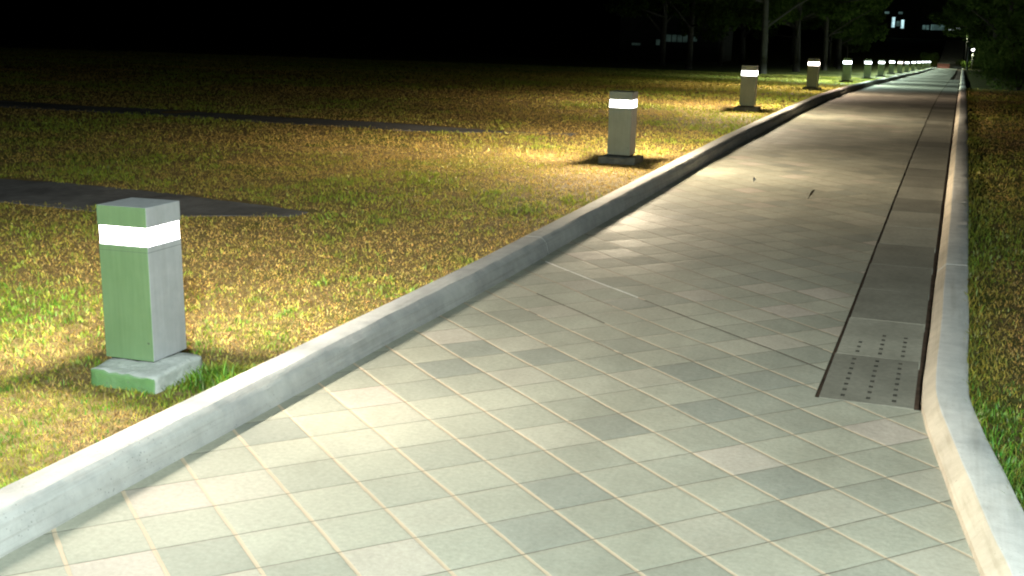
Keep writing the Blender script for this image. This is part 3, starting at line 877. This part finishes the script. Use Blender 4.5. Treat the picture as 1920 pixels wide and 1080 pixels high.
# bushes
def make_bush(seed, w, h, n=2600, size=.07):
    rg = np.random.default_rng(seed); rd = random.Random(seed)
    cl = [((rd.uniform(-w, w) * .6, rd.uniform(-w, w) * .6, rd.uniform(.25, .75) * h), (w * .5, w * .5, h * .32)) for _ in range(9)]
    bm = bmesh.new()
    for k in range(5):
        a = rd.uniform(0, 6.28); tube(bm, [(0, 0, -.1), (math.cos(a) * w * .2, math.sin(a) * w * .2, h * .35), (math.cos(a) * w * .5, math.sin(a) * w * .5, h * .7)], [.03, .022, .01], 5)
    return bm_mesh(bm, 'stems', True), leaf_cloud(n, cl, size, rg, 'foliage')
bp = [make_bush(5, 1.2, 1.9), make_bush(6, .9, 1.5)]
for s_, f_ in bp: s_.materials.append(M['bark']); f_.materials.append(M['leaf2'])
BUSH = [(1.12, 160.3, 1, .75, 'small bright yellow-green shrub lit beside the white post lamp'),
        (2.1, 45.5, 0, 1.0, 'green bush at the far edge of the right lawn, nearest the kerb'),
        (4.3, 46.5, 1, 1.25, 'dark bush right of the kerb-side bush on the right lawn'),
        (6.6, 47.5, 0, 1.15, 'dark bush near the right edge behind the right lawn'),
        (1.9, 52, 1, 1.3, 'bush close behind the kerb-side bush, by the right kerb'),
        (3.4, 55, 0, 1.3, 'taller dark bush farther back behind the right lawn'),
        (1.95, 70, 0, 1.2, 'bush beside the far right kerb, before the post lamp'),
        (.62, 171.5, 1, .75, 'bright yellow-green bush lit by the lamp at the path end'),
        (-3.5, 171, 0, 1.0, 'green bush at the left of the path end, next to the last bollards')]
for x, Y, p, s, lab in BUSH:
    r = empty('bush', (x, Y, float(pz(Y)) + LAWN - .03), random.uniform(0, 6.28)); r.scale = (s, s, s)
    link('stems', bp[p][0], None, r); link('foliage', bp[p][1], None, r)
    tag(r, lab, 'bush')

# ------------------------------------------------------------------ far end: steps, planter, post lamp, building
steps_e = []; bmr = bmesh.new()
ns = 24; y0s, y1s = 170.0, 232.0
for k in range(ns):
    ya = y0s + (y1s - y0s) * k / ns; yb = y0s + (y1s - y0s) * (k + 1) / ns
    zt = -3.28 + (k + 1) * (2.98 / ns) + .10
    x0 = float(XL(ya)); x1 = float(XR(ya))
    box_bm(x0, x1, ya + .30, yb + .02, zt - .5, zt - .012, 0, bmr)
    bm = box_bm(x0 - .02, x1 + .02, ya, ya + .55, zt - .05, zt, .01, None, 1)
    steps_e.append(bm_mesh(bm, 'step_edge'))
st = empty('garden_steps', (0, 170, -3.28)); tag(st, 'long shallow flight of pale-edged steps climbing beyond the end of the paved path', 'steps')
link('step_body', bm_mesh(bmr, 'step_body'), M['steprise'], st); [link('step_edge', e_, M['step'], st) for e_ in steps_e]
for c_ in st.children: c_.matrix_parent_inverse = Matrix.Translation((0, -170, 3.28))
# brick planter
pl = empty('brick_planter', (-1.55, 169.0, float(pz(169)))); tag(pl, 'low reddish brick planter standing at the far end of the path', 'planter')
bm = box_bm(-.75, .75, -.25, .25, -.1, .62, .02); link('wall', bm_mesh(bm, 'wall'), M['brick'], pl)
bm = box_bm(-.80, .80, -.30, .30, .622, .70, .015); link('coping', bm_mesh(bm, 'coping'), M['step'], pl)

def post_lamp(loc, label, h, power, color, mat):
    root = empty('post_lamp', loc); tag(root, label, 'post lamp')
    bm = bmesh.new(); tube(bm, [(0, 0, -.1), (0, 0, .3), (0, 0, h)], [.09, .06, .045], 10); link('pole', bm_mesh(bm, 'pole', True), M['metal'], root)
    bm = bmesh.new(); bmesh.ops.create_uvsphere(bm, u_segments=16, v_segments=10, radius=.2)
    for v in bm.verts: v.co.z = v.co.z * .7 + h + .12
    link('globe', bm_mesh(bm, 'globe', True), mat, root)
    bm = bmesh.new(); bmesh.ops.create_cone(bm, cap_ends=True, segments=16, radius1=.26, radius2=.05, depth=.12)
    for v in bm.verts: v.co.z += h + .33
    link('lamp_hood', bm_mesh(bm, 'lamp_hood', True), M['metal'], root)
    L = bpy.data.lights.new('globe_light', 'POINT'); L.energy = power; L.color = color; L.shadow_soft_size = .22
    lo = bpy.data.objects.new('globe_light', L); COL.objects.link(lo); lo.parent = root; lo.location = (0, 0, h - .15)
    return root
post_lamp((1.78, 159.2, float(pz(159.2)) + LAWN), 'small white post lamp right of the path end', 2.25, 800, (.95, 1, .6), M['lens'])
post_lamp((1.05, 176, float(pz(176)) + LAWN), 'added tall thin lamp, its dim yellow-green globe standing in for lit leaves at the path end', 3.75, 160, (.95, 1, .62), M['lit_leaf_globe'])

# dark bare post between the path end and the right-hand trees
bm = bmesh.new(); tube(bm, [(0, 0, -.1), (0, 0, 1.2), (0, 0, 3.3)], [.14, .11, .09], 10)
o = link('grey_post', bm_mesh(bm, 'grey_post', True), M['metal']); o.location = (1.22, 150, float(pz(150)) + LAWN)
tag(o, 'plain grey post standing by the right kerb near the path end', 'post')

# building behind the trees
bl = empty('building', (0, 240, 0)); tag(bl, 'long dark building behind the trees with a few cold lit windows', 'building')
bm = box_bm(-22, 9, 0, 12, -1, 7.5, 0); link('wall', bm_mesh(bm, 'wall'), M['wall'], bl)
bm = box_bm(-22.6, 9.6, -.8, 12.6, 7.5, 7.9, 0); link('roof', bm_mesh(bm, 'roof'), M['metal'], bl)
def win_mat(name, col, s):
    t = NT(name); O = t.obj(); f = t.noise(O, 1.1, 3)
    e = t.n('ShaderNodeEmission'); c = t.ramp(f, [(.35, tuple(x * .35 for x in col)), (.65, col)])
    t.l(c, e.inputs[0]); e.inputs[1].default_value = s; t.l(e.outputs[0], t.out.inputs[0]); return t.m
WB, WD, WS = win_mat('window_glow_blue', (.55, .85, .9), 1.6), win_mat('window_glow_dim', (.25, .45, .42), .28), win_mat('window_glow_white', (.8, .95, .9), 1.0)
def window(x0, x1, z0, z1, mat, bars=0):
    fr = bmesh.new(); t_ = .07
    for (a, b, c, d) in ((x0 - t_, x1 + t_, z1, z1 + t_), (x0 - t_, x1 + t_, z0 - t_, z0), (x0 - t_, x0, z0, z1), (x1, x1 + t_, z0, z1)):
        box_bm(a, b, -.12, -.003, c, d, 0, fr)
    for k in range(bars):
        xx = x0 + (x1 - x0) * (k + 1) / (bars + 1); box_bm(xx - .045, xx + .045, -.09, -.034, z0, z1, 0, fr)
    f = link('window', bm_mesh(fr, 'window'), M['metal'], bl)
    p = bmesh.new(); box_bm(x0, x1, -.03, -.004, z0, z1, 0, p)
    link('pane', bm_mesh(p, 'pane'), mat, f)
sc = 240 / 230
for (a, b, c, d, m, k) in ((-11.6, -11.1, 1.75, 3.6, WB, 0), (-10.0, -9.5, 1.6, 3.15, WB, 0), (-6.3, -5.2, 1.5, 2.3, WD, 1), (-4.9, -2.6, 1.45, 2.45, WD, 7), (-1.9, -.7, 1.50, 1.72, WS, 0),
                           (-.6, .35, 1.72, 1.95, WS, 0), (-10.8, -10.15, 2.0, 2.9, WD, 0), (-13.0, -12.2, 4.2, 4.6, WD, 0), (-10.6, -9.9, 4.2, 4.6, WD, 0)):
    window(a * sc, b * sc, c, d, m, k)
# far low building at the left
bl = empty('building', (-30, 130, float(pz(130)))); tag(bl, 'low unlit building far left behind the lawn with a dim row of windows', 'building')
bm = box_bm(-5, 6, 0, 8, 0, 4.6, 0); link('wall', bm_mesh(bm, 'wall'), M['wall'], bl)
bm = box_bm(-5.4, 6.4, -.5, 8.4, 4.6, 4.85, 0); link('roof', bm_mesh(bm, 'roof'), M['metal'], bl)
WF = win_mat('window_glow_faint', (.35, .6, .5), .045)
for (a, b, c, d, k) in ((-3.6, -2.6, 1.5, 1.75, 0), (-.9, -.4, 1.6, 2.2, 0), (.2, 2.6, 2.0, 2.75, 3), (2.9, 3.6, 2.1, 2.6, 0)):
    window(a, b, c, d, WF, k)

# ------------------------------------------------------------------ small things on the path
def leaf_litter(x, y, rz, L, W, mat, lab):
    bm = bmesh.new(); n = 7; rows = []
    for k in range(n):
        u = k / (n - 1); w = W * math.sin(math.pi * (.08 + .84 * u)); z = .008 + .018 * math.sin(math.pi * u)
        rows.append([bm.verts.new((-w, u * L, z + .010)), bm.verts.new((0, u * L, z)), bm.verts.new((w, u * L, z + .010))])
    for a, b in zip(rows[:-1], rows[1:]):
        for k in range(2): bm.faces.new((a[k], a[k + 1], b[k + 1], b[k]))
    tube(bm, [(0, -.05, .012), (0, 0, .01), (0, L * .9, .014)], [.0025, .0025, .0015], 5)
    o = link('fallen_leaf', bm_mesh(bm, 'fallen_leaf', True), mat); o.location = (x, y, float(pz(y)) + .002); o.rotation_euler = (R(62) if L > .15 else R(25), R(15), rz)
    tag(o, lab, 'leaf')
DL = ramp_simple('dead_leaf', (.05, .035, .02), (.10, .07, .04), 30); PLf = ramp_simple('pale_leaf', (.5, .48, .42), (.66, .63, .56), 30)
leaf_litter(-1.36, 13.25, R(-12), .15, .012, DL, 'dark curled leaf standing on edge on the paving near the drain covers')
leaf_litter(-2.1, 14.1, R(10), .10, .016, PLf, 'small pale leaf on the paving left of the dark leaf')

# ------------------------------------------------------------------ world
W = bpy.data.worlds.new('World'); S.world = W; W.use_nodes = True
nt = W.node_tree; bg = nt.nodes['Background']
sky = nt.nodes.new('ShaderNodeTexSky'); sky.sky_type = 'NISHITA'; sky.sun_disc = False
sky.sun_elevation = R(-9); sky.sun_rotation = R(150)
nt.links.new(sky.outputs[0], bg.inputs[0]); bg.inputs[1].default_value = .02

# ------------------------------------------------------------------ camera
F, PIT, ROL, H = 2239.13, .2237, .0267, 1.9171
cam = bpy.data.cameras.new('camera'); co = bpy.data.objects.new('camera', cam); COL.objects.link(co)
cam.sensor_width = 36; cam.lens = F / 1920 * 36; cam.clip_end = 2000; cam.clip_start = .05
fwd0 = Vector((0, math.cos(PIT), -math.sin(PIT))); up0 = Vector((0, math.sin(PIT), math.cos(PIT))); rt0 = Vector((1, 0, 0))
# image rotation: right/up axes rolled
cr, sr = math.cos(ROL), math.sin(ROL)
right = rt0 * cr + up0 * sr
up = up0 * cr - rt0 * sr
# the horizon falls to the right in the picture
right = rt0 * cr + up0 * sr; up = -rt0 * sr + up0 * cr
rotz = Matrix.Rotation(_th, 3, 'Z')
right, up, fwd = rotz @ right, rotz @ up, rotz @ fwd0
Mx = Matrix((right, up, -fwd)).transposed().to_4x4(); Mx.translation = Vector((0, 0, H))
co.matrix_world = Mx
S.camera = co

S.render.engine = 'CYCLES'
S.cycles.use_denoising = True
S.cycles.max_bounces = 5; S.cycles.diffuse_bounces = 3; S.cycles.glossy_bounces = 2; S.cycles.transmission_bounces = 3
S.cycles.sample_clamp_indirect = 4
S.cycles.use_light_tree = True
S.cycles.pixel_filter_type = 'BLACKMAN_HARRIS'; S.cycles.filter_width = 2.1
S.view_settings.view_transform = 'Standard'; S.view_settings.look = 'None'
S.view_settings.exposure = 0; S.view_settings.gamma = 1
